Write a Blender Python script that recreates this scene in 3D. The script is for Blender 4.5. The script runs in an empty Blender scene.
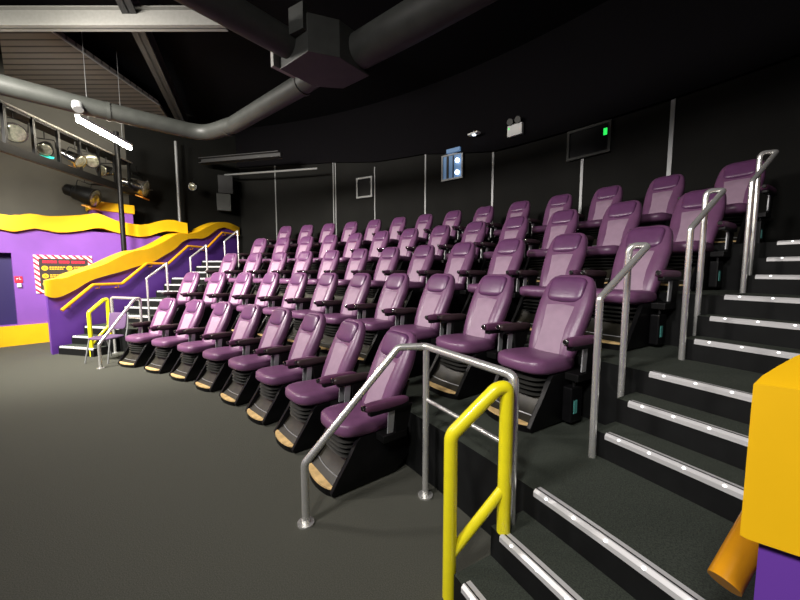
import bpy, bmesh, math, random
from mathutils import Vector, Matrix
from math import radians as rad, sin, cos, pi

SC = bpy.context.scene
COL = SC.collection
random.seed(7)

# ------------------------------------------------------------------ camera
cam_d = bpy.data.cameras.new('camera')
cam_d.sensor_width = 36.0
cam_d.lens = 344.0 / 800.0 * 36.0
cam_d.clip_start = 0.05
cam = bpy.data.objects.new('camera', cam_d)
COL.objects.link(cam)
cam.location = (4.6534, 8.2294, 1.65)
cam.rotation_euler = (pi / 2 - 0.086, 0, rad(38.835))
SC.camera = cam

# ------------------------------------------------------------------ world, exposure
SC.view_settings.view_transform = 'Standard'
SC.view_settings.look = 'None'
SC.view_settings.gamma = 1.0
SC.view_settings.exposure = 0.0
SC.view_settings.use_curve_mapping = False
wd = bpy.data.worlds.new('world'); SC.world = wd
wd.use_nodes = True
wd.node_tree.nodes['Background'].inputs[0].default_value = (0.75, 0.72, 0.95, 1)
wd.node_tree.nodes['Background'].inputs[1].default_value = 0.04

# ------------------------------------------------------------------ unseen area lights added to light the hall (behind / above the viewer)
def area(name, loc, target, size, energy, color=(1, 1, 1), sizey=None, spread=180):
    d = bpy.data.lights.new(name, 'AREA')
    d.energy = energy; d.color = color; d.size = size
    if sizey: d.shape = 'RECTANGLE'; d.size_y = sizey
    d.spread = rad(spread)
    o = bpy.data.objects.new(name, d); COL.objects.link(o)
    o.location = loc
    o.rotation_euler = (Vector(target) - Vector(loc)).to_track_quat('-Z', 'Y').to_euler()
    return o
area('unseen_light', (-2.4, 6.6, 4.9), (-1.8, 12.5, 1.4), 0.8, 330, (1.0, 0.93, 0.88), spread=110)
area('unseen_light', (2.4, 5.4, 4.9), (2.4, 12.2, 1.0), 0.8, 110, (1.0, 0.93, 0.92), spread=110)
area('unseen_light', (-2.6, 6.0, 4.7), (-6.4, 9.8, 1.0), 0.7, 270, (1.0, 0.95, 0.86), spread=110)
area('unseen_light', (4.6, 6.3, 4.4), (5.2, 11.0, 0.9), 0.5, 60, (1.0, 0.97, 0.92), spread=110)
area('unseen_light', (-1.6, 7.6, 4.7), (-5.6, 12.6, 1.8), 0.7, 260, (1.0, 0.94, 0.86), spread=115)  # added to brighten the inner face of the left stair wall
area('unseen_light', (-5.2, 6.9, 5.3), (-3.0, 9.5, 5.6), 0.5, 40, (1.0, 0.95, 0.85), spread=150)

# ------------------------------------------------------------------ materials
def mat(name, col, rough=0.5, metal=0.0, noise=0.0, nscale=20.0, bump=0.0, bscale=200.0, spec=0.5, emit=None, estr=0.0, coat=0.0, col2=None):
    m = bpy.data.materials.new(name); m.use_nodes = True
    nt = m.node_tree; b = nt.nodes['Principled BSDF']
    b.inputs['Base Color'].default_value = (*col, 1)
    b.inputs['Roughness'].default_value = rough
    b.inputs['Metallic'].default_value = metal
    b.inputs['Specular IOR Level'].default_value = spec
    b.inputs['Coat Weight'].default_value = coat
    if emit:
        b.inputs['Emission Color'].default_value = (*emit, 1)
        b.inputs['Emission Strength'].default_value = estr
    tc = nt.nodes.new('ShaderNodeTexCoord')
    if noise or col2:
        n = nt.nodes.new('ShaderNodeTexNoise'); n.inputs['Scale'].default_value = nscale
        n.inputs['Detail'].default_value = 6
        nt.links.new(tc.outputs['Object'], n.inputs['Vector'])
        mx = nt.nodes.new('ShaderNodeMixRGB')
        c2 = col2 if col2 else tuple(min(1, c * (1 + noise)) for c in col)
        c1 = col if col2 else tuple(c * (1 - noise) for c in col)
        mx.inputs[1].default_value = (*c1, 1); mx.inputs[2].default_value = (*c2, 1)
        rmp = nt.nodes.new('ShaderNodeValToRGB')
        rmp.color_ramp.elements[0].position = 0.35; rmp.color_ramp.elements[1].position = 0.65
        nt.links.new(n.outputs['Fac'], rmp.inputs['Fac'])
        nt.links.new(rmp.outputs['Color'], mx.inputs[0])
        nt.links.new(mx.outputs[0], b.inputs['Base Color'])
    if bump:
        n2 = nt.nodes.new('ShaderNodeTexNoise'); n2.inputs['Scale'].default_value = bscale
        n2.inputs['Detail'].default_value = 3
        nt.links.new(tc.outputs['Object'], n2.inputs['Vector'])
        bp = nt.nodes.new('ShaderNodeBump'); bp.inputs['Strength'].default_value = bump
        bp.inputs['Distance'].default_value = 0.01
        nt.links.new(n2.outputs['Fac'], bp.inputs['Height'])
        nt.links.new(bp.outputs['Normal'], b.inputs['Normal'])
    return m

M = {}
M['leather'] = mat('purple_leather', (0.150, 0.062, 0.136), 0.34, noise=0.10, nscale=9, bump=0.12, bscale=90, spec=0.5)
M['panel'] = mat('perforated_leather', (0.31, 0.21, 0.285), 0.5, noise=0.06, nscale=12, bump=0.2, bscale=260, spec=0.35)
M['pillow'] = mat('pillow_leather', (0.112, 0.040, 0.110), 0.32, noise=0.10, nscale=9, bump=0.12, bscale=70, spec=0.5)
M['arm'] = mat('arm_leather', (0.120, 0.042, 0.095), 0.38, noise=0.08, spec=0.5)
M['plastic'] = mat('black_plastic', (0.004, 0.004, 0.0045), 0.38, noise=0.2, nscale=15, spec=0.22)
M['blackm'] = mat('black_metal', (0.005, 0.005, 0.005), 0.45, noise=0.1, spec=0.25)
M['rubber'] = mat('grey_rubber', (0.022, 0.022, 0.020), 0.42, noise=0.1)
M['kick'] = mat('scuffed_kick_panel', (0.020, 0.018, 0.012), 0.42, noise=0.4, nscale=12)
M['tan'] = mat('worn_tan_footboard', (0.72, 0.50, 0.22), 0.5, noise=0.18, nscale=14)
M['steel'] = mat('brushed_steel', (0.82, 0.82, 0.79), 0.27, metal=0.75, noise=0.05, nscale=40)
M['bracket'] = mat('grey_bracket', (0.38, 0.39, 0.40), 0.4, metal=0.4)
M['white'] = mat('white_plastic', (0.62, 0.64, 0.62), 0.5)
M['teal'] = mat('teal_sticker', (0.10, 0.40, 0.36), 0.5)
M['yellowrail'] = mat('bright_yellow_enamel', (0.86, 0.76, 0.014), 0.28, noise=0.03, coat=0.3)
M['yellow'] = mat('golden_yellow_paint', (0.82, 0.47, 0.006), 0.42, noise=0.04, nscale=4, bump=0.03, bscale=12)
M['orange'] = mat('amber_handrail_paint', (0.76, 0.33, 0.010), 0.25, noise=0.03, coat=0.4)
M['purple'] = mat('purple_wall_paint', (0.135, 0.040, 0.350), 0.6, noise=0.06, nscale=2)
M['purple2'] = mat('lilac_wall_paint', (0.215, 0.072, 0.400), 0.6, noise=0.06, nscale=2)
M['navy'] = mat('dark_blue_niche', (0.020, 0.012, 0.085), 0.5)
M['carpet'] = mat('grey_carpet', (0.064, 0.065, 0.053), 0.95, col2=(0.102, 0.104, 0.086), nscale=170, bump=0.6, bscale=420, spec=0.1)
M['tiercarpet'] = mat('green_black_carpet', (0.030, 0.036, 0.029), 0.92, col2=(0.062, 0.072, 0.058), nscale=150, bump=0.6, bscale=400, spec=0.15)
M['riser'] = mat('black_riser', (0.005, 0.0055, 0.0055), 0.75, noise=0.2, nscale=10, spec=0.2)
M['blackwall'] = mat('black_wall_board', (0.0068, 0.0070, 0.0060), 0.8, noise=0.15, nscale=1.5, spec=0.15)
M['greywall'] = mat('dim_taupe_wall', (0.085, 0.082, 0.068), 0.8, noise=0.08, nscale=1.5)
M['ceil'] = mat('black_ceiling', (0.003, 0.003, 0.004), 0.9, noise=0.1, spec=0.1)
M['duct'] = mat('dark_grey_duct', (0.026, 0.028, 0.025), 0.5, spec=0.3, noise=0.12, nscale=6)
M['beam'] = mat('pale_beam_paint', (0.24, 0.24, 0.22), 0.6, noise=0.05)
M['darkbeam'] = mat('dark_beam_paint', (0.025, 0.025, 0.025), 0.6)
M['strip'] = mat('aluminium_joint_strip', (0.26, 0.27, 0.27), 0.45, metal=0.3)
M['nosing'] = mat('aluminium_nosing', (0.70, 0.70, 0.70), 0.35, metal=0.35, emit=(1, 1, 1), estr=0.0)
M['led'] = mat('white_led', (1, 1, 1), 0.5, emit=(1.0, 0.98, 0.94), estr=2.5)
M['tube'] = mat('fluorescent_tube', (1, 1, 1), 0.5, emit=(1.0, 0.90, 0.72), estr=80)
M['chrome'] = mat('chrome', (0.72, 0.72, 0.70), 0.18, metal=1.0)
M['lens'] = mat('spot_lens', (0.34, 0.34, 0.26), 0.12, metal=0.6, noise=0.3, nscale=25)
M['amber'] = mat('amber_gel', (0.75, 0.30, 0.01), 0.4)
M['tealglow'] = mat('teal_indicator', (0.02, 0.5, 0.4), 0.4, emit=(0.05, 0.8, 0.6), estr=0.8)
M['screen'] = mat('dark_glass', (0.003, 0.003, 0.004), 0.3, spec=0.1)
M['proj'] = mat('blue_booth_glow', (0.10, 0.18, 0.30), 0.4, emit=(0.20, 0.42, 0.80), estr=0.22)
M['projlamp'] = mat('projector_lamp', (1, 1, 1), 0.4, emit=(0.75, 0.85, 1.0), estr=5)
M['green'] = mat('green_exit_lamp', (0, 0.5, 0.05), 0.4, emit=(0.03, 0.9, 0.12), estr=1.0)
M['red'] = mat('red_print', (0.75, 0.02, 0.05), 0.5)
M['signblack'] = mat('sign_black', (0.045, 0.03, 0.03), 0.5)
M['signyellow'] = mat('sign_yellow', (0.90, 0.55, 0.02), 0.5)
M['signwhite'] = mat('sign_white', (0.85, 0.82, 0.80), 0.5)
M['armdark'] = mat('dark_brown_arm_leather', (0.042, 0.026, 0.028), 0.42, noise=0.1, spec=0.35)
M['upper_band'] = mat('near_black_band', (0.0025, 0.0022, 0.003), 0.9, noise=0.1, spec=0.1)
M['fabric'] = mat('purple_grey_fabric', (0.10, 0.055, 0.125), 0.85, noise=0.1, nscale=60)

# red and white slanting stripes of the sign border
def stripes():
    m = bpy.data.materials.new('red_white_stripes'); m.use_nodes = True
    nt = m.node_tree; b = nt.nodes['Principled BSDF']
    tc = nt.nodes.new('ShaderNodeTexCoord'); w = nt.nodes.new('ShaderNodeTexWave')
    w.wave_type = 'BANDS'; w.bands_direction = 'DIAGONAL'; w.inputs['Scale'].default_value = 5.2
    r = nt.nodes.new('ShaderNodeValToRGB'); r.color_ramp.interpolation = 'CONSTANT'
    r.color_ramp.elements[0].color = (0.75, 0.02, 0.05, 1)
    r.color_ramp.elements[1].color = (0.9, 0.87, 0.85, 1); r.color_ramp.elements[1].position = 0.45
    nt.links.new(tc.outputs['Object'], w.inputs['Vector']); nt.links.new(w.outputs['Fac'], r.inputs['Fac'])
    nt.links.new(r.outputs['Color'], b.inputs['Base Color']); return m
M['stripes'] = stripes()
# corrugated / slatted ceiling panel
def slats():
    m = bpy.data.materials.new('slatted_ceiling'); m.use_nodes = True
    nt = m.node_tree; b = nt.nodes['Principled BSDF']
    tc = nt.nodes.new('ShaderNodeTexCoord'); w = nt.nodes.new('ShaderNodeTexWave')
    w.wave_type = 'BANDS'; w.bands_direction = 'X'; w.inputs['Scale'].default_value = 1.6
    r = nt.nodes.new('ShaderNodeValToRGB')
    r.color_ramp.elements[0].color = (0.012, 0.010, 0.009, 1)
    r.color_ramp.elements[1].color = (0.12, 0.108, 0.098, 1); r.color_ramp.elements[1].position = 0.22
    mp = nt.nodes.new('ShaderNodeMapping'); mp.inputs['Rotation'].default_value = (0, 0, rad(51.2))
    nt.links.new(tc.outputs['Object'], mp.inputs['Vector']); nt.links.new(mp.outputs['Vector'], w.inputs['Vector']); nt.links.new(w.outputs['Fac'], r.inputs['Fac'])
    nt.links.new(r.outputs['Color'], b.inputs['Base Color']); b.inputs['Roughness'].default_value = 0.7
    return m
M['slats'] = slats()

# ------------------------------------------------------------------ helpers
def obj(name, bm, m, parent=None, smooth=False, angle=40):
    me = bpy.data.meshes.new(name)
    bmesh.ops.recalc_face_normals(bm, faces=bm.faces)
    bm.to_mesh(me); bm.free()
    ms = m if isinstance(m, (list, tuple)) else [m]
    for k in ms: me.materials.append(M[k])
    if smooth:
        for p in me.polygons: p.use_smooth = True
        try: me.set_sharp_from_angle(angle=rad(angle))
        except Exception: pass
    o = bpy.data.objects.new(name, me); COL.objects.link(o)
    if parent: o.parent = parent
    return o
def empty(name, loc=(0, 0, 0), rz=0.0):
    o = bpy.data.objects.new(name, None); COL.objects.link(o)
    o.empty_display_size = 0.1
    o.location = loc; o.rotation_euler = (0, 0, rz); return o
def tag(o, label, cat, group=None):
    o['label'] = label; o['category'] = cat
    if group: o['group'] = group
    return o
def struct(o, label=None):
    o['kind'] = 'structure'
    if label: o['label'] = label
    return o
def B(): return bmesh.new()
def box(bm, x0, x1, y0, y1, z0, z1, bev=0.0, mtx=None):
    vs = [bm.verts.new((x, y, z)) for x in (x0, x1) for y in (y0, y1) for z in (z0, z1)]
    idx = [(0, 1, 3, 2), (4, 6, 7, 5), (0, 4, 5, 1), (2, 3, 7, 6), (0, 2, 6, 4), (1, 5, 7, 3)]
    fs = [bm.faces.new([vs[i] for i in f]) for f in idx]
    if mtx: bmesh.ops.transform(bm, matrix=mtx, verts=vs)
    if bev:
        es = list({e for f in fs for e in f.edges})
        bmesh.ops.bevel(bm, geom=es, offset=bev, segments=2, affect='EDGES', profile=0.6)
def loft(bm, rings, cap=True):
    vr = [[bm.verts.new(p) for p in r] for r in rings]
    n = len(vr[0])
    for a, b in zip(vr, vr[1:]):
        for i in range(n):
            bm.faces.new((a[i], a[(i + 1) % n], b[(i + 1) % n], b[i]))
    if cap:
        bm.faces.new(vr[0][::-1]); bm.faces.new(vr[-1])
def fillet(pts, r, seg=6):
    pts = [Vector(p) for p in pts]
    if not isinstance(r, (list, tuple)) and r <= 0: return pts
    out = [pts[0]]
    for i in range(1, len(pts) - 1):
        p = pts[i]; a = (pts[i - 1] - p); b = (pts[i + 1] - p)
        la, lb = a.length, b.length; a.normalize(); b.normalize()
        ang = a.angle(b)
        if ang > 3.05: out.append(p); continue
        rr_ = r[i - 1] if isinstance(r, (list, tuple)) else r
        d = min(rr_ / math.tan(ang / 2), la * 0.48, lb * 0.48)
        s, e = p + a * d, p + b * d
        for k in range(seg + 1):
            t = k / seg
            out.append(s * (1 - t) ** 2 + p * 2 * t * (1 - t) + e * t * t)
    out.append(pts[-1]); return out
def tube(bm, pts, r, fr=0.0, n=12, seg=6):
    P = fillet(pts, fr, seg)
    Q = [P[0]]
    for p in P[1:]:
        if (p - Q[-1]).length > 1e-4: Q.append(p)
    P = Q
    t0 = (P[1] - P[0]).normalized()
    up = Vector((0, 0, 1)) if abs(t0.z) < 0.9 else Vector((1, 0, 0))
    nrm = t0.cross(up).normalized(); prev = t0; rings = []
    for i, p in enumerate(P):
        if i == 0: t = t0
        elif i == len(P) - 1: t = (P[-1] - P[-2]).normalized()
        else: t = ((P[i + 1] - p).normalized() + (p - P[i - 1]).normalized()).normalized()
        q = prev.rotation_difference(t); nrm = q @ nrm; prev = t
        bn = t.cross(nrm)
        rr = r[i] if isinstance(r, list) else r
        rings.append([p + nrm * rr * cos(2 * pi * k / n) + bn * rr * sin(2 * pi * k / n) for k in range(n)])
    loft(bm, rings)
def cyl(bm, a, b, r0, r1=None, n=20):
    a, b = Vector(a), Vector(b); r1 = r0 if r1 is None else r1
    t = (b - a).normalized(); up = Vector((0, 0, 1)) if abs(t.z) < 0.9 else Vector((1, 0, 0))
    u = t.cross(up).normalized(); v = t.cross(u)
    loft(bm, [[p + u * r * cos(2 * pi * k / n) + v * r * sin(2 * pi * k / n) for k in range(n)] for p, r in ((a, r0), (b, r1))])
def prism(bm, poly, axis, a0, a1, bev=0.0):
    """poly of 2D points extruded along x ('x': poly=(y,z)), y ('y': (x,z)) or z ('z': (x,y))"""
    def mk(p, a): return {'x': (a, p[0], p[1]), 'y': (p[0], a, p[1]), 'z': (p[0], p[1], a)}[axis]
    A = [bm.verts.new(mk(p, a0)) for p in poly]; Bv = [bm.verts.new(mk(p, a1)) for p in poly]
    n = len(poly); fs = []
    fs.append(bm.faces.new(A)); fs.append(bm.faces.new(Bv[::-1]))
    for i in range(n): fs.append(bm.faces.new((A[i], Bv[i], Bv[(i + 1) % n], A[(i + 1) % n])))
    if bev:
        es = [e for e in fs[0].edges] + [e for e in fs[1].edges]
        bmesh.ops.bevel(bm, geom=es, offset=bev, segments=2, affect='EDGES', profile=0.6)
def sg(v, e): return math.copysign(abs(v) ** e, v)
def superell(bm, c, h, e1=0.5, e2=0.5, nu=20, nv=10, fn=None):
    """rounded-box blob; e1 vertical, e2 plan roundness (smaller = boxier)"""
    rings = []
    for j in range(1, nv):
        ph = -pi / 2 + pi * j / nv
        rings.append([Vector((h[0] * sg(cos(ph), e1) * sg(cos(2 * pi * i / nu), e2),
                              h[1] * sg(cos(ph), e1) * sg(sin(2 * pi * i / nu), e2),
                              h[2] * sg(sin(ph), e1))) for i in range(nu)])
    if fn: rings = [[fn(p) for p in r] for r in rings]
    rings = [[p + Vector(c) for p in r] for r in rings]
    loft(bm, rings)
def pol(R, deg, z=0.0):
    return Vector((R * sin(rad(deg)), R * cos(rad(deg)), z))
def sector(bm, r0, r1, a0, a1, z0, z1, n=16, mi_front=None):
    def ring(i):
        a = a0 + (a1 - a0) * i / n
        return [pol(r0, a, z0), pol(r1, a, z0), pol(r1, a, z1), pol(r0, a, z1)]
    vr = [[bm.verts.new(p) for p in ring(i)] for i in range(n + 1)]
    for a, b in zip(vr, vr[1:]):
        for i in range(4):
            f = bm.faces.new((a[i], a[(i + 1) % 4], b[(i + 1) % 4], b[i]))
            if i == 3 and mi_front is not None: f.material_index = mi_front
    f1 = bm.faces.new(vr[0]); f2 = bm.faces.new(vr[-1])
    if mi_front is not None: f1.material_index = f2.material_index = mi_front

# ------------------------------------------------------------------ the setting
H3 = 0.481                       # rise of one tier
EDGE = [10.85, 11.96, 13.07, 14.18]
RB = 16.2                        # radius of the back wall
bm = B(); box(bm, -11.5, 9.5, 1.0, 17.5, -0.2, 0.0); struct(obj('floor', bm, 'carpet'), 'grey short-pile carpet floor in front of the seats')
bm = B(); box(bm, -11.5, 9.5, 1.0, 17.5, 6.5, 6.7); struct(obj('ceiling', bm, 'ceil'), 'black ceiling')
bm = B(); sector(bm, RB, RB + 0.2, -38, 34, 0, 6.5, 36)
wb = struct(obj('wall_back', bm, 'blackwall'), 'curved black back wall of panels')
for i, (a, z1, w, z0) in enumerate([(-22.6, 5.2, .035, 1.92), (-14.55, 5.05, .03, 1.92), (-14.25, 5.05, .03, 1.92), (-9.1, 4.72, .03, 1.92),
                     (-3.0, 4.85, .04, 1.92), (3.92, 4.43, .05, 1.92), (10.95, 3.83, .05, 1.92), (15.95, 4.75, .06, 1.92)]):
    bm = B(); sector(bm, RB - 0.02, RB, a - math.degrees(w / 2 / RB), a + math.degrees(w / 2 / RB), z0, z1, 1)
    obj('joint_strip', bm, 'strip', wb)
bm = B(); sz = [(-38, 5.25), (-23, 5.2), (-14.5, 5.05), (-9, 4.85), (-3, 4.78), (4, 4.43), (12, 4.42), (34, 4.4)]  # thin near-black layer over the wall top, lower edge dropping to the right
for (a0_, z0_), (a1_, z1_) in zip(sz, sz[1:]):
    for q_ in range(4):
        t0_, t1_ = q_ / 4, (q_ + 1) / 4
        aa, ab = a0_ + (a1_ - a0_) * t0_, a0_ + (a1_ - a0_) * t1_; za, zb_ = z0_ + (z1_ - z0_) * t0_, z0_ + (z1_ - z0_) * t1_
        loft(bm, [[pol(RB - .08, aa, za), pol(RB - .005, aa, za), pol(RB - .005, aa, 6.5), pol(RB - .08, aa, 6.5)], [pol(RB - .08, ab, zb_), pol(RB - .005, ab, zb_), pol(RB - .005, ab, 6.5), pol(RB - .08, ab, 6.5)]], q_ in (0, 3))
struct(obj('wall_back_upper', bm, 'upper_band'), 'near black upper band of the back wall')
# tiers
for k in range(4):
    bm = B(); r1 = EDGE[k + 1] if k < 3 else RB
    sector(bm, EDGE[k], r1, -27.4, 27.4, 0, H3 * (k + 1), 40, 1)
    struct(obj('trim_%d' % (k + 1), bm, ['tiercarpet', 'riser']), 'carpeted seating tier %s' % ['lowest', 'second', 'third', 'top'][k])
# stairs in the two aisles
def stairs(sd):
    root = empty('trim_%d' % (5 if sd > 0 else 6), pol(10.85, 24.8 * sd, 0)); inv = Matrix.Translation(-root.location)
    struct(root, 'carpeted aisle steps with lit aluminium nosings, %s aisle' % ('right' if sd > 0 else 'left'))
    for k in range(4):
        for j in (1, 2):
            z0 = H3 * k; z1 = z0 + H3 / 3 * j
            r0 = EDGE[k] - 0.24 * (3 - j); r1 = EDGE[k]
            if j == 2: pass
            bm = B(); a_in = (22.35 if sd < 0 else 21.95) if k == 0 else 21.95
            if j == 1: r1 = r0 + 0.24
            sector(bm, r0, r1, a_in * sd, 27.4 * sd, z0, z1, 4, 1)
            bmesh.ops.transform(bm, matrix=inv, verts=bm.verts)
            obj('step', bm, ['tiercarpet', 'riser'], root)
    for k in range(4):
        for j in (1, 2, 3):
            z1 = H3 * k + H3 / 3 * j; r0 = EDGE[k] - 0.24 * (3 - j)
            n = 8; a0, a1 = 22.32 * sd, 27.2 * sd
            prof = [(-0.010, -0.030), (0.0, -0.030), (0.0, 0.0), (0.045, 0.0), (0.045, 0.005), (0.004, 0.008), (-0.010, -0.006)]
            bm = B(); rings = []
            for i in range(n + 1):
                a = a0 + (a1 - a0) * i / n
                rings.append([pol(r0 + p[0], a, z1 + p[1]) - root.location for p in prof])
            loft(bm, rings); ns = obj('nosing', bm, 'nosing', root)
            bm = B(); rings = [[pol(r0 + p[0], a0 + (a1 - a0) * i / n, z1 + p[1]) - root.location for p in [(.011, .0068), (.017, .0064), (.017, .0092), (.011, .0096)]] for i in range(n + 1)]
            loft(bm, rings); obj('groove', bm, 'blackm', ns)
            bm = B(); nl = 6
            for i in range(nl):
                a = a0 + (a1 - a0) * (i + 0.5) / nl
                c = pol(r0 - 0.006, a, z1 - 0.002) - root.location
                superell(bm, c, (0.008, 0.007, 0.007), 1, 1, 8, 6)
            obj('led_strip', bm, 'led', ns)
stairs(1); stairs(-1)

# ------------------------------------------------------------------ purple stair walls with wavy yellow caps
cap_low = [(10.26, 1.16), (10.36, 1.12), (10.481, 1.125), (10.755, 1.248), (11.054, 1.423), (11.37, 1.525), (11.712, 1.612), (12.086, 1.73), (12.354, 1.807),
           (12.639, 1.889), (12.949, 2.056), (13.278, 2.233), (13.637, 2.508), (14.006, 2.583), (14.402, 2.634), (14.841, 2.893), (15.17, 3.05), (15.551, 3.03), (16.05, 2.93)]
cap_top = [(10.26, 1.45), (10.423, 1.481), (10.594, 1.50), (10.779, 1.575), (11.072, 1.678), (11.389, 1.79), (11.618, 1.908), (11.859, 2.02), (12.114, 2.118), (12.379, 2.165),
           (12.666, 2.273), (12.974, 2.426), (13.304, 2.616), (13.545, 2.69), (13.828, 2.71), (14.134, 2.786), (14.506, 2.978), (14.856, 3.129), (15.178, 3.22), (15.563, 3.235), (16.05, 3.15)]
def smoothpoly(pts, k=3):
    out = []
    for i in range(len(pts) - 1):
        p0 = pts[max(i - 1, 0)]; p1 = pts[i]; p2 = pts[i + 1]; p3 = pts[min(i + 2, len(pts) - 1)]
        for s in range(k):
            t = s / k
            out.append(tuple(0.5 * (2 * p1[c] + (p2[c] - p0[c]) * t + (2 * p0[c] - 5 * p1[c] + 4 * p2[c] - p3[c]) * t * t + (3 * p1[c] - p0[c] - 3 * p2[c] + p3[c]) * t ** 3) for c in (0, 1)))
    out.append(pts[-1]); return out
def skew(bm, sd):
    for v in bm.verts:
        if v.co.y < 10.8: v.co.y += abs(v.co.x) * 0.56 * (10.8 - v.co.y) / 0.54
def stair_wall(sd):
    # local frame: +Y along the wall (radial), +X away from the stairs, origin on the room axis
    root = empty('wall_left' if sd < 0 else 'wall_right', (0, 0, 0), rad(27.5) if sd < 0 else rad(-27.67))
    struct(root, 'purple wall beside the %s aisle steps with a wavy yellow cap' % ('left' if sd < 0 else 'right'))
    low = smoothpoly(cap_low); top = smoothpoly(cap_top)
    bm = B(); poly = [(10.28, 0.0)] + [(max(y, 10.28), z + 0.05) for y, z in low] + [(16.05, 0.0)]
    q = []
    for p in poly:
        if not q or (abs(p[0] - q[-1][0]) + abs(p[1] - q[-1][1])) > 1e-4: q.append(p)
    prism(bm, q, 'x', sd * (0.05 if sd < 0 else 0.02), sd * 0.30); skew(bm, sd); obj('wall_panel', bm, 'purple', root)
    bm = B(); prism(bm, low + top[::-1], 'x', sd * 0.0, sd * 0.36, 0.012); skew(bm, sd); obj('wall_cap', bm, 'yellow', root, True, 35)
    return root
WL = stair_wall(-1); WR = stair_wall(1)
def wall_handrail(sd):
    root = empty('wall_handrail', (0, 0, 0), rad(27.5) if sd < 0 else rad(-27.67))
    pts = [(10.46, .86), (11.07, 1.34), (11.70, 1.34), (12.36, 1.82), (12.98, 1.82), (13.68, 2.34), (14.42, 2.34), (15.10, 2.87), (15.95, 2.88)]
    if sd > 0: pts[0] = (10.49, .885)
    x = -sd * (0.045 if sd < 0 else 0.10)
    bm = B(); tube(bm, [(x, y, z) for y, z in pts], 0.034, 0.05, 14, 4); obj('rail', bm, 'orange', root, True)
    for (y, z) in [(10.62, .985), (11.2, 1.34), (11.62, 1.34), (12.5, 1.82), (12.9, 1.82), (13.85, 2.34), (14.35, 2.34), (15.25, 2.88)]:
        bm = B(); tube(bm, [(x, y, z - 0.03), (x, y, z - 0.075), (sd * 0.075, y, z - 0.085)], 0.011, 0.02, 8); cyl(bm, (sd * 0.055, y, z - 0.085), (sd * 0.072, y, z - 0.085), 0.035)
        obj('rail_bracket', bm, 'orange', root, True)
    tag(root, 'amber zigzag handrail on the purple wall of the %s aisle steps' % ('left' if sd < 0 else 'right'), 'handrail', None)
wall_handrail(-1); wall_handrail(1)
# round wheelchair sticker on the left stair wall
st = empty('wall_sticker', (0, 0, 0), rad(27.5))
tag(st, 'small round white wheelchair symbol sticker above the amber handrail', 'sticker')
bm = B(); tube(bm, [(-0.065, 11.405 + .075 * cos(t), 1.452 + .075 * sin(t)) for t in [2 * pi * k / 20 for k in range(21)]], 0.006, 0, 6); obj('ring', bm, 'signwhite', st)
bm = B()
cyl(bm, (-0.07, 11.40, 1.49), (-0.062, 11.40, 1.49), 0.012)
tube(bm, [(-0.065, 11.40, 1.475), (-0.065, 11.40, 1.445), (-0.065, 11.43, 1.442), (-0.065, 11.435, 1.415)], 0.006, 0, 6)
tube(bm, [(-0.065, 11.40 + .028 * cos(t), 1.432 + .028 * sin(t)) for t in [rad(120 + 200 * k / 8) for k in range(9)]], 0.005, 0, 6)
obj('symbol', bm, 'signwhite', st)

# ------------------------------------------------------------------ outer left wall
ow_top = [(5.0, 2.9), (5.9, 2.98), (6.8, 2.84), (7.6, 2.97), (8.2, 2.88), (8.69, 2.84), (8.9, 2.83), (9.13, 2.90), (9.44, 2.88), (9.96, 2.97), (10.29, 3.05), (10.62, 2.92), (10.92, 2.87), (11.25, 2.87), (11.56, 3.0), (11.85, 3.07), (12.1, 3.04), (12.28, 3.02)]
ow_low = [(5.0, 2.6), (5.9, 2.66), (6.8, 2.5), (7.6, 2.62), (8.2, 2.56), (8.67, 2.52), (8.88, 2.48), (9.19, 2.6), (9.54, 2.52), (10.03, 2.62), (10.27, 2.71), (10.6, 2.62), (10.91, 2.56), (11.23, 2.55), (11.54, 2.68), (11.83, 2.76), (12.1, 2.72), (12.28, 2.7)]
bm = B(); box(bm, -6.95, -6.65, 8.8, 12.25, 0.0, 2.6)
box(bm, -6.95, -6.65, 5.0, 8.8, 2.03, 2.6); box(bm, -6.95, -6.65, 5.0, 8.8, 0.0, 0.45); box(bm, -6.95, -6.65, 5.0, 6.9, 0.45, 2.03)
struct(obj('wall_side', bm, 'purple2'), 'lilac purple side wall with sign and dark niche')
bm = B(); low = smoothpoly(ow_low); top = smoothpoly(ow_top)
prism(bm, low + top[::-1], 'x', -7.0, -6.56, 0.015); struct(obj('trim_7', bm, 'yellow', None, True, 35), 'wavy golden yellow band along the top of the side wall')
bm = B(); box(bm, -6.65, -6.60, 5.0, 8.74, 0, 0.44); box(bm, -6.65, -6.60, 8.74, 11.5, 0, 0.44, 0.0)
struct(obj('baseboard_left', bm, 'yellow'), 'tall yellow baseboard')
bm = B(); box(bm, -6.92, -6.86, 6.9, 8.8, 0.45, 2.03); struct(obj('wall_niche', bm, 'navy'), 'dark blue panel in a niche of the side wall')  # flat dark-blue panel set back between the wall boxes
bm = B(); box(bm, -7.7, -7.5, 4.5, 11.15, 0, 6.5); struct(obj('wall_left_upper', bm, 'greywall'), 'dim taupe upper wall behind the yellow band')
bm = B(); box(bm, -7.7, -7.5, 11.15, 14.6, 0, 6.5); struct(obj('wall_left_rear', bm, 'blackwall'), 'dark rear part of the left wall behind the thin pole')  # lamp falloff along the left wall, put in as a black material
bm = B(); box(bm, -7.4, -7.02, 10.25, 11.1, 0, 3.18); pp = struct(obj('wall_pier', bm, 'purple2'), 'short purple pier with yellow top behind the band')
bm = B(); box(bm, -7.44, -6.98, 10.2, 11.14, 3.18, 3.41, 0.015); obj('pier_cap', bm, 'yellow', pp)

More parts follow.
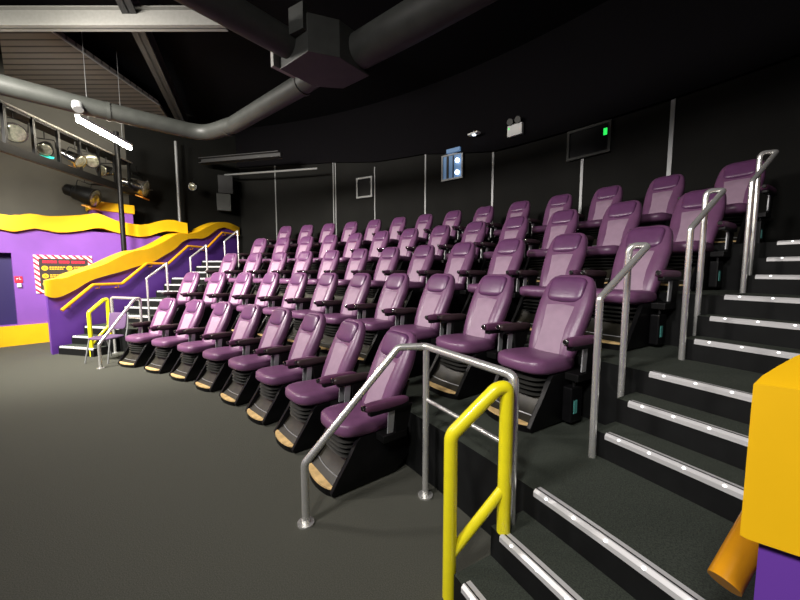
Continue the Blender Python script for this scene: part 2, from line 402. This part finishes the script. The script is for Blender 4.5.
# sign on the outer wall
sx = -6.635
sign = empty('safety_sign', (sx, 9.62, 1.57))
tag(sign, 'black safety sign with yellow icons and red white striped border on lilac wall', 'sign')
def sbox(name, y0, y1, z0, z1, m, d0, d1, parent=sign):
    bm = B(); box(bm, d0, d1, y0 - 9.62, y1 - 9.62, z0 - 1.57, z1 - 1.57); return obj(name, bm, m, parent)
bm = B()
for (y0, y1, z0, z1) in [(9.12, 10.12, 1.92, 2.00), (9.12, 10.12, 1.13, 1.21), (9.12, 9.20, 1.21, 1.92), (10.04, 10.12, 1.21, 1.92)]:
    box(bm, -0.010, 0.006, y0 - 9.62, y1 - 9.62, z0 - 1.57, z1 - 1.57)
obj('border', bm, 'stripes', sign)
sbox('board', 9.20, 10.04, 1.21, 1.92, 'signblack', -0.010, 0.003)
bm = B(); yy = 9.26
for k, wd_ in enumerate([.06, .05, .055, .045, .02, .05, .06, .05, .02, .05, .055, .05, .06]):
    if wd_ > .03: box(bm, 0.003, 0.006, yy - 9.62, yy + wd_ - 9.62, 1.815 - 1.57, 1.875 - 1.57)
    yy += wd_ + 0.008
obj('headline', bm, 'red', sign)
for (y, rows_) in [(9.29, (1.70, 1.52, 1.34)), (9.70, (1.70, 1.52, 1.34))]:
    for z in rows_:
        bm = B(); cyl(bm, (0.003, y - 9.62, z - 1.57), (0.007, y - 9.62, z - 1.57), 0.055, None, 18); obj('icon', bm, 'signyellow', sign)
        bm = B()
        tube(bm, [(0.009, y - 9.62 - .02, z - 1.57 - .02), (0.009, y - 9.62, z - 1.57 + .02), (0.009, y - 9.62 + .02, z - 1.57 - .015)], 0.006, 0, 6)
        obj('pictogram', bm, 'signblack', sign)
        bm = B(); w0 = y + 0.075
        for li, L in enumerate((.25, .21)):
            x0 = w0
            while x0 < w0 + L:
                ww = random.uniform(.025, .06); box(bm, 0.003, 0.005, x0 - 9.62, x0 + ww - 9.62, z + .012 - li * .045 - 1.57, z + .036 - li * .045 - 1.57); x0 += ww + .008
        obj('text_lines', bm, 'signyellow', sign)
fs = empty('fire_call_sign', (-6.64, 8.87, 1.42)); tag(fs, 'small red square call point sign with white marks beside the dark niche', 'sign')
bm = B(); box(bm, -0.008, 0.008, -0.06, 0.06, -0.04, 0.10, 0.004); obj('plate', bm, 'red', fs)
bm = B(); tube(bm, [(.011, -.035, .05), (.011, .0, .05)], .006, 0, 6); tube(bm, [(.011, .015, .075), (.011, .015, .025), (.011, .04, .04)], .006, 0, 6); tube(bm, [(.011, -.03, .02), (.011, -.01, .06)], .005, 0, 6); obj('symbol', bm, 'signwhite', fs)
bm = B(); box(bm, -0.008, 0.03, -0.03, 0.035, -0.14, -0.055, 0.006); obj('call_button', bm, 'white', fs)

# ------------------------------------------------------------------ ceiling: beams, ducts, lamp
def bar(name, pts, r, m, label, cat, n=20, fr=0.0, sm=True):
    bm = B(); c = Vector(pts[0]); tube(bm, [Vector(p) - c for p in pts], r, fr, n); o = obj(name, bm, m, None, sm); o.location = c
    return tag(o, label, cat)
duct = empty('air_duct', (-3.0, 11.6, 4.5)); tag(duct, 'long dark round air duct with an elbow running left above the lamp', 'duct')
bm = B(); O = duct.location
tube(bm, [Vector((-3.9, 5.5, 4.5)) - O, Vector((-3.55, 9.6, 4.5)) - O, Vector((-3.25, 11.5, 4.5)) - O, Vector((-2.3, 11.66, 4.5)) - O, Vector((-0.1, 11.62, 4.5)) - O, Vector((0.45, 11.58, 4.5)) - O], 0.15, 0.5, 24, 8)
obj('duct_pipe', bm, 'duct', duct, True)
for p, q_ in [((-2.55, 11.64, 4.5), (-2.47, 11.645, 4.5)), ((-0.02, 11.62, 4.5), (0.05, 11.61, 4.5)), ((-3.5, 9.95, 4.5), (-3.49, 10.0, 4.5))]:
    bm = B(); cyl(bm, Vector(p) - O, Vector(q_) - O, 0.163, None, 24); obj('duct_collar', bm, 'duct', duct, True)
bm = B(); cyl(bm, Vector((-3.46, 9.55, 4.46)) - O, Vector((-3.40, 9.55, 4.36)) - O, 0.09, .07, 20); obj('vent_grille', bm, 'strip', duct, True)
jb = empty('duct_box', (0.85, 11.35, 4.5)); tag(jb, 'angular sheet metal plenum box joining the three ducts', 'duct box')
bm = B(); prism(bm, [(-.38, -.42), (.22, -.42), (.42, -.1), (.42, .42), (-.1, .42), (-.38, .12)], 'z', -.24, .20, 0.01); obj('box', bm, 'duct', jb)
bm = B(); box(bm, -.46, -.40, -.5, -.16, -.22, .14); obj('side_flap', bm, 'beam', jb)
bm = B(); box(bm, -.1, .14, -.50, -.43, .0, .30, 0, Matrix.Rotation(rad(8), 4, 'Z')); obj('side_plate', bm, 'duct', jb)
bar('air_duct', [(0.55, 6.0, 4.55), (0.66, 10.95, 4.5)], 0.17, 'duct', 'round dark duct running from overhead back to the plenum box', 'duct')
bar('air_duct', [(1.28, 11.6, 4.5), (2.1, 11.6, 4.5), (6.2, 11.5, 4.5)], 0.21, 'duct', 'wide dim duct leaving the plenum box towards the right', 'duct')
def beam(name, a, b, w, h, m, label, flange=0.0):
    a, b = Vector(a), Vector(b); L = (b - a).length
    bm = B(); box(bm, 0, L, -0.01, 0.01, 0, h)
    for z in (0, h - 0.02): box(bm, 0, L, -w / 2, w / 2, z, z + 0.02)
    o = obj(name, bm, m); o.location = a; o.rotation_euler = (0, 0, math.atan2((b - a).y, (b - a).x)); return tag(o, label, 'beam')
beam('roof_beam', (-6.45, 7.15, 5.68), (-1.45, 11.17, 5.68), 0.16, 0.30, 'beam', 'pale steel roof beam crossing the top left corner')
beam('roof_beam', (-6.0, 6.2, 6.0), (-0.9, 10.5, 6.0), 0.10, 0.12, 'darkbeam', 'thin grey roof beam above the pale one')
beam('roof_beam', (-7.3, 12.6, 5.9), (-1.8, 9.7, 5.9), 0.22, 0.34, 'darkbeam', 'dark diagonal roof beam behind the elbow of the duct')
bm = B(); prism(bm, [(-7.4, 9.0), (-4.75, 8.8), (-4.35, 9.35), (-6.2, 11.6), (-7.4, 12.3)], 'z', 6.0, 6.08); sp = struct(obj('trim_8', bm, 'slats'), 'slatted brown ceiling panel left of the beam')
bm = B(); tube(bm, [(-4.35, 9.33, 5.98), (-6.2, 11.62, 5.98)], 0.02, 0, 6); obj('edge_strip', bm, 'strip', sp)
# hanging fluorescent fitting
la = Vector((-4.39, 9.70, 4.5)); lb = Vector((-5.48, 10.75, 4.5)); lc = (la + lb) / 2; ld = (lb - la).normalized()
lamp = empty('fluorescent_lamp', lc); tag(lamp, 'glowing bare fluorescent strip lamp hanging by thin cords under the duct', 'lamp')
bm = B(); cyl(bm, la - lc, lb - lc, 0.045, None, 14); obj('tube', bm, 'tube', lamp, True)  # radius thickened to stand in for the lamp's bloom
bm = B(); box(bm, -.78, .78, -.05, .05, 0.045, 0.10, 0.008, Matrix.Rotation(math.atan2(ld.y, ld.x), 4, 'Z')); obj('fitting', bm, 'white', lamp)
for s in (-.5, .5):
    bm = B(); tube(bm, [ld * s + Vector((0, 0, .1)), ld * s + Vector((0, 0, 1.98))], 0.005, 0, 6); obj('hanging_cord', bm, 'strip', lamp)
# support poles
for (x, y, r, lbl) in [(-6.02, 10.45, 0.05, 'black support pole rising behind the yellow stair cap under the lamp'), (-6.95 + .55, 11.33, 0.04, 'thin grey metal pole rising behind the yellow cap further back')]:
    pass
bm = B(); cyl(bm, (0, 0, 0), (0, 0, 5.0), 0.055, None, 16); o = obj('support_pole', bm, 'blackm', None, True); o.location = (-6.15, 10.66, 0)
tag(o, 'black support pole rising behind the yellow stair cap below the lamp', 'pole')
bm = B(); cyl(bm, (0, 0, 0), (0, 0, 5.45), 0.04, None, 16); o = obj('support_pole', bm, 'strip', None, True); o.location = (-7.12, 12.27, 0)
tag(o, 'thin light grey pole rising behind the yellow cap, nearer the back wall', 'pole')

# ------------------------------------------------------------------ lighting truss and spotlights on the left
ta = Vector((-3.0, 7.12, 4.5)); tb = Vector((-6.95, 10.99, 4.5)); td = (tb - ta).normalized(); TL = (tb - ta).length; tn = Vector((-td.y, td.x, 0))
TS = 1.55; TL -= TS
tr = empty('lighting_truss', ta + td * TS, math.atan2(td.y, td.x)); tag(tr, 'black lighting truss hanging along the upper left wall', 'truss')
bm = B(); tube(bm, [(0, -0.16, 0), (TL, -0.16, 0)], .022, 0, 8); obj('top_rail', bm, 'beam', tr)
bm = B(); box(bm, 0, TL, -0.14, 0.16, -.06, -.01); obj('top_plate', bm, 'blackm', tr)
bm = B(); box(bm, 0, TL, -0.18, -0.10, -.84, -.68); obj('bottom_rail', bm, 'blackm', tr)
for k in range(8):
    bm = B(); x = 0.1 + k * (TL - .2) / 7; box(bm, x - .025, x + .025, -0.16, -0.11, -.7, 0); obj('upright', bm, 'blackm', tr)
def spot(loc, aim, s, label, body='chrome', gel=None):
    loc = Vector(loc); root = empty('spotlight', loc)
    d = (Vector(aim) - loc).normalized()
    q = d.to_track_quat('Y', 'Z').to_euler()
    tag(root, label, 'spotlight', None)
    R_ = q.to_matrix().to_4x4()
    bm = B()
    prof = [(-.20, .04), (-.17, .075), (-.08, .08), (-.06, .10), (.0, .105), (.04, .115), (.15, .12), (.16, .128), (.17, .128)]
    rings = [[R_ @ Vector((r * s * cos(2 * pi * k / 20), y * s, r * s * sin(2 * pi * k / 20))) for k in range(20)] for y, r in prof]
    loft(bm, rings); obj('housing', bm, body, root, True, 30)
    bm = B(); superell(bm, (0, .165 * s, 0), (.115 * s, .03 * s, .115 * s), 1, 1, 18, 10); bmesh.ops.transform(bm, matrix=R_, verts=bm.verts); obj('lens', bm, 'lens', root, True)
    bm = B(); tube(bm, [R_ @ Vector(p) * 1 for p in [(-.14 * s, 0, 0), (-.15 * s, 0, .16 * s), (.15 * s, 0, .16 * s), (.14 * s, 0, 0)]], .009, .03, 6)
    up = R_ @ Vector((0, 0, .16 * s)); tube(bm, [up, Vector((up.x, up.y, .28 * s))], .01, 0, 6); obj('yoke', bm, 'blackm', root, True)
    if gel:
        bm = B(); box(bm, -.11 * s, .11 * s, .1 * s, .2 * s, -.15 * s, -.135 * s, 0, R_); obj('gel_frame', bm, gel, root)
    return root
def tp(s, n=0.0, z=-.35): return ta + td * s + tn * n + Vector((0, 0, z))
spot(tp(2.5), (0, 9, 2), 1.3, 'chrome spotlight at the left frame edge of the truss')
spot(tp(3.15, 0, -.42), (0, 8, 1), 1.0, 'dark spotlight with teal indicator on the truss', 'blackm', 'tealglow')
spot(tp(3.75, 0, -.42), (-2, 14, 1), 1.2, 'chrome spotlight with amber gel in the middle of the truss', 'chrome', 'amber')
spot(tp(4.2, 0, -.36), (2, 12, 3), 1.2, 'chrome spotlight on the truss left of the black pole')
spot(tp(4.85, 0, -.4), (-3, 6, 3), 1.1, 'small chrome spotlight next to the black pole')
spot((-6.95, 11.15, 3.95), (-6.35, 11.95, 3.65), 1.8, 'big chrome par spotlight right of the black pole with amber gel', 'chrome', 'amber')
spot((-6.85, 10.05, 3.52), (-6.25, 10.85, 3.2), 1.8, 'big par spotlight hanging lowest under the truss', 'blackm', 'amber')
spot((-7.05, 12.7, 4.2), (-2, 8, 3), 0.9, 'small chrome spotlight just right of the thin grey pole')
bm = B(); tube(bm, [(0, 0, 0), (.5, 1.2, 0)], .02, 0, 6); o = obj('spot_hanger', bm, 'blackm'); o.location = (-7.2, 10.3, 3.85); tag(o, 'short black hanging bar that carries the lowest par spotlights', 'bar')
# back left beams and speaker
beam('roof_beam', (-7.2, 13.0, 4.98), (-4.7, 14.2, 4.98), 0.25, 0.16, 'darkbeam', 'dark beam along the back left corner')
bar('pipe', [(-7.3, 13.75, 4.82), (-4.0, 15.0, 4.72)], 0.03, 'strip', 'thin metal pipe under the dark beam in the back left corner', 'pipe', 8)
s_ = empty('loudspeaker', (-7.28, 13.75, 3.9), rad(60)); tag(s_, 'tall black loudspeaker with grey lower box in the back left corner', 'loudspeaker')
bm = B(); box(bm, -.20, .24, -.2, .16, .28, .86, .01); obj('cabinet', bm, 'blackm', s_)
bm = B(); box(bm, -.26, .16, -.2, .16, -.28, .27, .01); obj('lower_box', bm, 'duct', s_)
bm = B(); box(bm, -.03, .03, .1, .24, -.2, .8); obj('mount', bm, 'blackm', s_)

# ------------------------------------------------------------------ things on the back wall
def wall_frame(name, a0, a1, z0, z1, fm, label, cat, t=0.05, pm='screen'):
    am_ = (a0 + a1) / 2; w = rad(a1 - a0) * RB / 2; h = (z1 - z0) / 2
    root = empty(name, pol(RB - 0.05, am_, (z0 + z1) / 2), rad(-am_)); tag(root, label, cat)
    bm = B()
    box(bm, -w, w, -.03, .03, h - t, h); box(bm, -w, w, -.03, .03, -h, -h + t); box(bm, -w, -w + t, -.03, .03, -h + t, h - t); box(bm, w - t, w, -.03, .03, -h + t, h - t)
    obj('frame', bm, fm, root)
    bm = B(); box(bm, -w + t, w - t, 0.0, .02, -h + t, h - t); obj('glass', bm, pm, root)
    return root, w, h
wall_frame('booth_window', -11.35, -9.3, 3.85, 4.46, 'strip', 'small square booth window with pale frame and black glass', 'window', 0.05)
r3, w3, h3 = wall_frame('booth_window', 9.95, 12.75, 3.83, 4.40, 'duct', 'wide dark booth window with dim frame and green light', 'window', 0.045)
bm = B(); box(bm, w3 - .13, w3 - .07, -.012, 0, .04, .16); obj('green_light', bm, 'green', r3)
r2, w2, h2 = wall_frame('booth_window', -1.1, 1.1, 3.97, 4.62, 'strip', 'blue glowing projection booth window in the middle of the back wall', 'window', 0.04, 'proj')
for z in (-.17, .12):
    bm = B(); cyl(bm, (.17, -.03, z), (.17, -.07, z), .055, None, 16); obj('projector_lens', bm, 'projlamp', r2)
bm = B(); box(bm, -.16, -.10, -.025, -.005, -h2 + .05, h2 - .05); box(bm, .02, .05, -.025, -.005, -h2 + .05, h2 - .05); obj('mullion', bm, 'duct', r2)
bm = B(); box(bm, -.12, .26, -.10, .0, h2 + .005, h2 + .10); obj('hood', bm, 'proj', r2)
em = empty('emergency_light', pol(RB - 0.14, 6.05, 4.74), rad(-6.05)); tag(em, 'white emergency light box with two round heads high on the back wall', 'emergency light')
bm = B(); box(bm, -.17, .17, -.05, .05, -.13, .11, .01); obj('box', bm, 'white', em)
for x in (-.09, .09):
    bm = B(); cyl(bm, (x, -.02, .18), (x, -.1, .16), .06, .07, 16); obj('lamp_head', bm, 'duct', em)
bm = B(); box(bm, -.14, -.12, -.056, -.05, .02, .06); obj('indicator', bm, 'green', em)
dl = empty('ceiling_spot', pol(RB - .25, 2.55, 4.88)); tag(dl, 'small pale downlight left of the emergency light', 'light')
bm = B(); box(bm, -.14, .14, -.07, .07, -.02, .02, .01, Matrix.Rotation(rad(-10), 4, 'Z')); obj('plate', bm, 'white', dl)
bm = B(); cyl(bm, (0, 0, -.02), (0, 0, -.035), .04); obj('bulb', bm, 'projlamp', dl)
bm = B(); tube(bm, [(0, .0, .02), (0, .25, .02)], .012, 0, 8); obj('arm', bm, 'blackm', dl)

# ------------------------------------------------------------------ cinema seat
def make_seat():
    root = empty('cinema_seat')
    # backrest: lofted along a leaning spine
    sp_ = [(-.325, .335, .150, .035), (-.315, .37, .178, .055), (-.29, .45, .198, .066), (-.25, .56, .212, .072), (-.20, .67, .224, .074), (-.15, .77, .232, .074), (-.10, .87, .235, .072),
           (-.065, .95, .228, .068), (-.035, 1.02, .216, .060), (-.016, 1.07, .198, .050), (-.005, 1.105, .168, .036), (.0, 1.125, .118, .018)]
    n = 28; rings = []
    for i, (y, z, w, t) in enumerate(sp_):
        a = sp_[max(i - 1, 0)]; b = sp_[min(i + 1, len(sp_) - 1)]
        tan = Vector((0, b[0] - a[0], b[1] - a[1])).normalized(); nr = Vector((0, -tan.z, tan.y))   # towards the front
        r = []
        for k in range(n):
            an = 2 * pi * k / n; cx_ = sg(cos(an), .55); sy = sg(sin(an), .62)
            off = t * sy
            if sy > 0: off -= t * .38 * max(0, 1 - (abs(cx_) / .62) ** 2)      # hollow front between the bolsters
            r.append(Vector((w * cx_, y, z)) + nr * off)
        rings.append(r)
    bm = B(); loft(bm, rings); bk = obj('backrest', bm, 'leather', root, True, 60)
    # centre panel (perforated leather)
    cp = [(-.368, .43, .130), (-.348, .50, .132), (-.310, .60, .132), (-.264, .70, .132), (-.217, .80, .132), (-.180, .88, .132)]
    bm = B(); rings = []
    for (y, z, w) in cp:
        rings.append([Vector((w * sg(cos(2 * pi * k / 24), .3), y + .030 - .024 * sg(sin(2 * pi * k / 24), .35), z - .010 * sg(sin(2 * pi * k / 24), .5))) for k in range(24)])
    loft(bm, rings); obj('back_panel', bm, 'panel', bk, True, 60)
    # head pillow
    R_ = Matrix.Rotation(rad(-24), 4, 'X')
    bm = B(); superell(bm, (0, 0, 0), (.164, .058, .114), .45, .38, 28, 14, lambda p: R_ @ p); 
    bmesh.ops.translate(bm, verts=bm.verts, vec=(.006, -.072, .996)); obj('headrest', bm, 'pillow', root, True, 80)
    # seat cushion
    def sf(p):
        q = p.copy(); t = (p.y + .30) / .6          # 0 front .. 1 back
        q.z += .030 * (1 - t) if p.z > 0 else 0.012 * (1 - t)
        q.x *= 0.93 + .07 * math.sin(pi * min(1, max(0, 1 - t)))
        if p.z > 0: q.z -= .012 * (1 - min(1, (p.x / .18) ** 2))
        return q
    bm = B(); superell(bm, (0, -.475, .435), (.248, .268, .068), .62, .55, 32, 14, sf); obj('seat_cushion', bm, 'leather', root, True, 80)
    # bellows under the seat
    bm = B()
    for i, z in enumerate((.235, .272, .309, .346)):
        superell(bm, (0, -.49, z), (.198 - .006 * (i % 2), .215, .019), .9, .5, 24, 8)
    obj('bellows', bm, 'rubber', root, True, 80)
    # side panels
    sp2 = [(-.815, .015), (-.825, .045), (-.76, .14), (-.675, .25), (-.62, .36), (-.58, .395), (-.20, .405), (-.14, .37), (-.12, .12), (-.26, .015)]
    for s in (-1, 1):
        bm = B(); prism(bm, sp2, 'x', s * .205, s * .240, .006); obj('side_panel', bm, 'plastic', root, True, 30)
    # kick panel: curved sheet between the sides
    kp = [(-.81, .055), (-.735, .10), (-.670, .17), (-.635, .235), (-.62, .235), (-.655, .165), (-.72, .09), (-.785, .045)]
    bm = B(); prism(bm, kp, 'x', -.204, .204); obj('kick_panel', bm, 'kick', root, True, 40)
    bm = B(); tube(bm, [(x, -.748 + .02 * (abs(x) / .2) ** 2, .104) for x in [-.2 + .04 * i for i in range(11)]], .0045, 0, 6); obj('trim_strip', bm, 'bracket', root, True)
    # crescent footboard
    cres = [(-.215, -.762)] + [(.215 * -cos(pi * i / 12), -.785 - .072 * sin(pi * i / 12)) for i in range(13)] + [(.215, -.762)]
    bm = B(); prism(bm, cres, 'z', .050, .066, .003); obj('footboard', bm, 'tan', root)
    bm = B(); prism(bm, [(x * 1.02, y + .004) for x, y in cres] + [(.215, -.70), (-.215, -.70)], 'z', .0, .048); obj('plinth', bm, 'plastic', root)
    # pedestal
    bm = B(); box(bm, -.20, .20, -.60, -.14, .0, .225, .01); box(bm, -.17, .17, -.32, -.16, .22, .40, .01)
    for s in (-1, 1): tube(bm, [(s * .16, -.20, .30), (s * .16, -.14, .52), (s * .15, -.06, .72)], .018, .05, 8)
    obj('pedestal', bm, 'blackm', root)
    for s in (-1, 1):
        ar = empty_mesh_arm(s); ar.parent = root
        dk = 0.0 if s > 0 else 0.10
        bm = B(); cyl(bm, (s * .352, -.605 + dk, .668), (s * .352, -.632 + dk, .668), .018, .016, 16); kb = obj('control_knob', bm, 'blackm', ar, True)
        bm = B(); tube(bm, [(s * .352 + .018 * cos(t), -.628 + dk, .668 + .018 * sin(t)) for t in [2 * pi * k / 14 for k in range(15)]], .003, 0, 6); obj('knob_ring', bm, 'chrome', ar)
        bm = B(); prism(bm, [(-.40, .60), (-.34, .60), (-.36, .42), (-.41, .42)], 'x', s * .342, s * .352, 0); obj('arm_bracket', bm, 'bracket', ar)
        bm = B(); box(bm, *sorted((s * .235, s * .345)), -.44, -.22, .345, .40, .006); prism(bm, [(-.34, .60), (-.16, .60), (-.22, .38), (-.32, .38)], 'x', s * .320, s * .338); obj('arm_support', bm, 'blackm', root)
    return root
def empty_mesh_arm(s):
    bm = B()
    dy = 0.0 if s > 0 else 0.10
    def af(p):
        q = p.copy(); q.z += .010 * (1 - (p.y + .205) / .41); q.x *= 1 - .12 * max(0, p.y / .205); return q
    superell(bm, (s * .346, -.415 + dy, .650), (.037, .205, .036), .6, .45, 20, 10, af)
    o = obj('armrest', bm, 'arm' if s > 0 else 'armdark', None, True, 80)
    bm = B(); box(bm, *sorted((s * .325, s * .379)), -.575 + dy, -.22 + dy, .598, .640, .012); c = obj('arm_shell', bm, 'plastic', o)
    return o

seat0 = make_seat()
def kids(o): return [c for c in bpy.data.objects if c.parent == o]
def tree_of(o): return (o, [tree_of(c) for c in kids(o)])
T0 = tree_of(seat0)
def copy_tree(t, parent=None):
    o, ch = t; c = o.copy(); COL.objects.link(c); c.parent = parent
    for x in ch: copy_tree(x, c)
    return c
ROWS = [(10.96, 8, -15.12, 14.66), (12.16, 11, -19.6, 18.95), (13.27, 12, -19.42, 19.4), (14.38, 13, -19.43, 19.62), (15.49, 14, -19.28, 19.76)]
ORD = ['first', 'second', 'third', 'fourth', 'fifth', 'sixth', 'seventh', 'eighth', 'ninth', 'tenth', 'eleventh', 'twelfth', 'thirteenth', 'fourteenth']
RN = ['front row', 'second row', 'third row', 'fourth row', 'back row']
GR = ['cinema seats of the front row', 'cinema seats of the second row', 'cinema seats of the third row', 'cinema seats of the fourth row', 'cinema seats of the back row']
used = False
for i, (R, n, a0, a1) in enumerate(ROWS):
    for j in range(n):
        a = a0 + (a1 - a0) * j / (n - 1)
        if not used: s = seat0; used = True
        else: s = copy_tree(T0)
        s.location = pol(R, a, H3 * i); s.rotation_euler = (0, 0, rad(-a) + rad(random.uniform(-.8, .8)))
        if j == 0: lb_ = 'purple leather cinema seat at the left aisle end of the ' + RN[i]
        elif j == n - 1: lb_ = 'purple leather cinema seat at the right aisle end of the ' + RN[i]
        elif j < n / 2: lb_ = 'purple cinema seat, %s from the left aisle in the %s' % (ORD[j], RN[i])
        else: lb_ = 'purple cinema seat, %s from the right aisle in the %s' % (ORD[n - 1 - j], RN[i])
        tag(s, lb_, 'cinema seat', GR[i])
        if j == n - 1 and i > 0:
            bm = B(); box(bm, .245, .32, -.47, -.33, .03, .30, .012); cb = obj('control_box', bm, 'plastic', s)
            bm = B(); box(bm, .320, .323, -.44, -.40, .10, .20); obj('sticker', bm, 'teal', cb)
            bm = B(); tube(bm, [(.29, -.40, .30), (.29, -.40, .36)], .012, 0, 8); obj('cable', bm, 'blackm', cb)

# ------------------------------------------------------------------ handrails
def flange(bm, p, r=0.05): cyl(bm, Vector(p), Vector(p) + Vector((0, 0, .012)), r, None, 16)
def aisle_rail(k, sd):
    zb = H3 * (k + 1); r = 11.44 + 1.11 * k
    p1 = pol(r, 22.05 * sd, 0); ap = pol(r + .50, 22.1 * sd, 0); p2 = pol(r + .42, 21.72 * sd, 0)
    root = empty('handrail', (p1.x, p1.y, zb)); o = root.location
    bm = B()
    tube(bm, [Vector((p1.x, p1.y, zb)) - o, Vector((p1.x, p1.y, zb + 1.0)) - o, Vector((ap.x, ap.y, zb + 1.335)) - o, Vector((p2.x, p2.y, zb + 1.335)) - o, Vector((p2.x, p2.y, zb + .6)) - o, Vector((p2.x, p2.y, zb)) - o], 0.021, [.03, .015, .05, .05, .05], 14, 5)
    obj('rail', bm, 'steel', root, True)
    tag(root, 'steel stair handrail, %s up the %s aisle' % (['lowest one', 'middle one', 'highest one'][k], 'right' if sd > 0 else 'left'), 'handrail', 'steel handrails up the %s aisle' % ('right' if sd > 0 else 'left'))
for k in range(3):
    for sd in (1, -1): aisle_rail(k, sd)
def corner_rail(sd):
    A = pol(9.91, 16.7 * sd); S = pol(10.56, 17.35 * sd); Bq = pol(10.73, 17.9 * sd); C = pol(10.72, 22.1 * sd)
    root = empty('corner_handrail', A)
    V = lambda p, z: Vector((p.x, p.y, z)) - A
    bm = B(); tube(bm, [V(A, 0), V(A, .41), V(S, 1.11), V(Bq, 1.115), V(C, 1.115), V(C, 0)], .025, .05, 14, 5); obj('rail', bm, 'steel', root, True)
    bm = B(); tube(bm, [V(Bq, 0), V(Bq, 1.11)], .023, 0, 14); obj('post', bm, 'steel', root, True)
    bm = B(); tube(bm, [V(Bq, .73), V(C, .73)], .014, 0, 10); obj('middle_bar', bm, 'steel', root, True)
    for p in (A, Bq, C):
        bm = B(); flange(bm, V(p, 0), .055); obj('base_flange', bm, 'steel', root)
    tag(root, 'steel guard rail with sloping front arm at the %s end of the front row' % ('right' if sd > 0 else 'left'), 'handrail')
corner_rail(1); corner_rail(-1)
def yellow_rail(sd):
    A = pol(10.376, 21.7 * sd); C = pol(10.64, 22.25 * sd); zc = .32
    if sd < 0: A = pol(10.40, -22.9); C = pol(10.72, -22.75); zc = 0.0
    root = empty('yellow_handrail', A); V = lambda p, z: Vector((p.x, p.y, z)) - A
    mid = A.lerp(C, .80); zb = 0.0
    bm = B(); tube(bm, [V(A, zb), V(A, .85), V(mid, 1.07), V(C, 1.08), V(C, .85), V(C, zc)], .034, .07, 16, 6); obj('rail', bm, 'yellowrail', root, True)
    bm = B(); tube(bm, [V(A, .22), V(C, .56)], .026, 0, 14); obj('middle_bar', bm, 'yellowrail', root, True)
    tag(root, 'bright yellow hooped handrail at the foot of the %s aisle steps' % ('right' if sd > 0 else 'left'), 'handrail')
yellow_rail(1); yellow_rail(-1)
# socket plate by the lowest step on the right
bm = B(); box(bm, -.03, .03, -.008, .008, -.045, .045, .004); o = obj('socket_plate', bm, 'white'); o.location = pol(10.84, 21.2, .25); o.rotation_euler = (0, 0, rad(-21.2))
tag(o, 'small white socket plate low on the dark platform face by the yellow rail', 'socket')

# ------------------------------------------------------------------ stacking chair by the left aisle
def stack_chair(loc, rz):
    root = empty('stacking_chair', loc, rz); tag(root, 'small purple upholstered stacking chair with metal legs beside left yellow rail', 'chair')
    bm = B(); superell(bm, (0, -.02, .43), (.21, .21, .03), .6, .4, 20, 8); obj('seat', bm, 'fabric', root, True, 80)
    bm = B(); R_ = Matrix.Rotation(rad(-10), 4, 'X'); superell(bm, (0, 0, 0), (.18, .022, .16), .4, .5, 20, 10, lambda p: R_ @ p); bmesh.ops.translate(bm, verts=bm.verts, vec=(0, .225, .70)); obj('backrest', bm, 'fabric', root, True, 80)
    for sx_ in (-1, 1):
        bm = B(); tube(bm, [(sx_ * .18, .19, .42), (sx_ * .185, .225, .56), (sx_ * .185, .265, .86)], .012, .03, 8); obj('back_frame', bm, 'strip', root, True)
        for yb, yt in ((-.25, -.16), (.27, .16)):
            bm = B(); tube(bm, [(sx_ * .22, yb, 0), (sx_ * .20, yt, .42)], .012, 0, 8); obj('leg', bm, 'strip', root, True)
stack_chair((-3.43, 9.72, 0), rad(34))
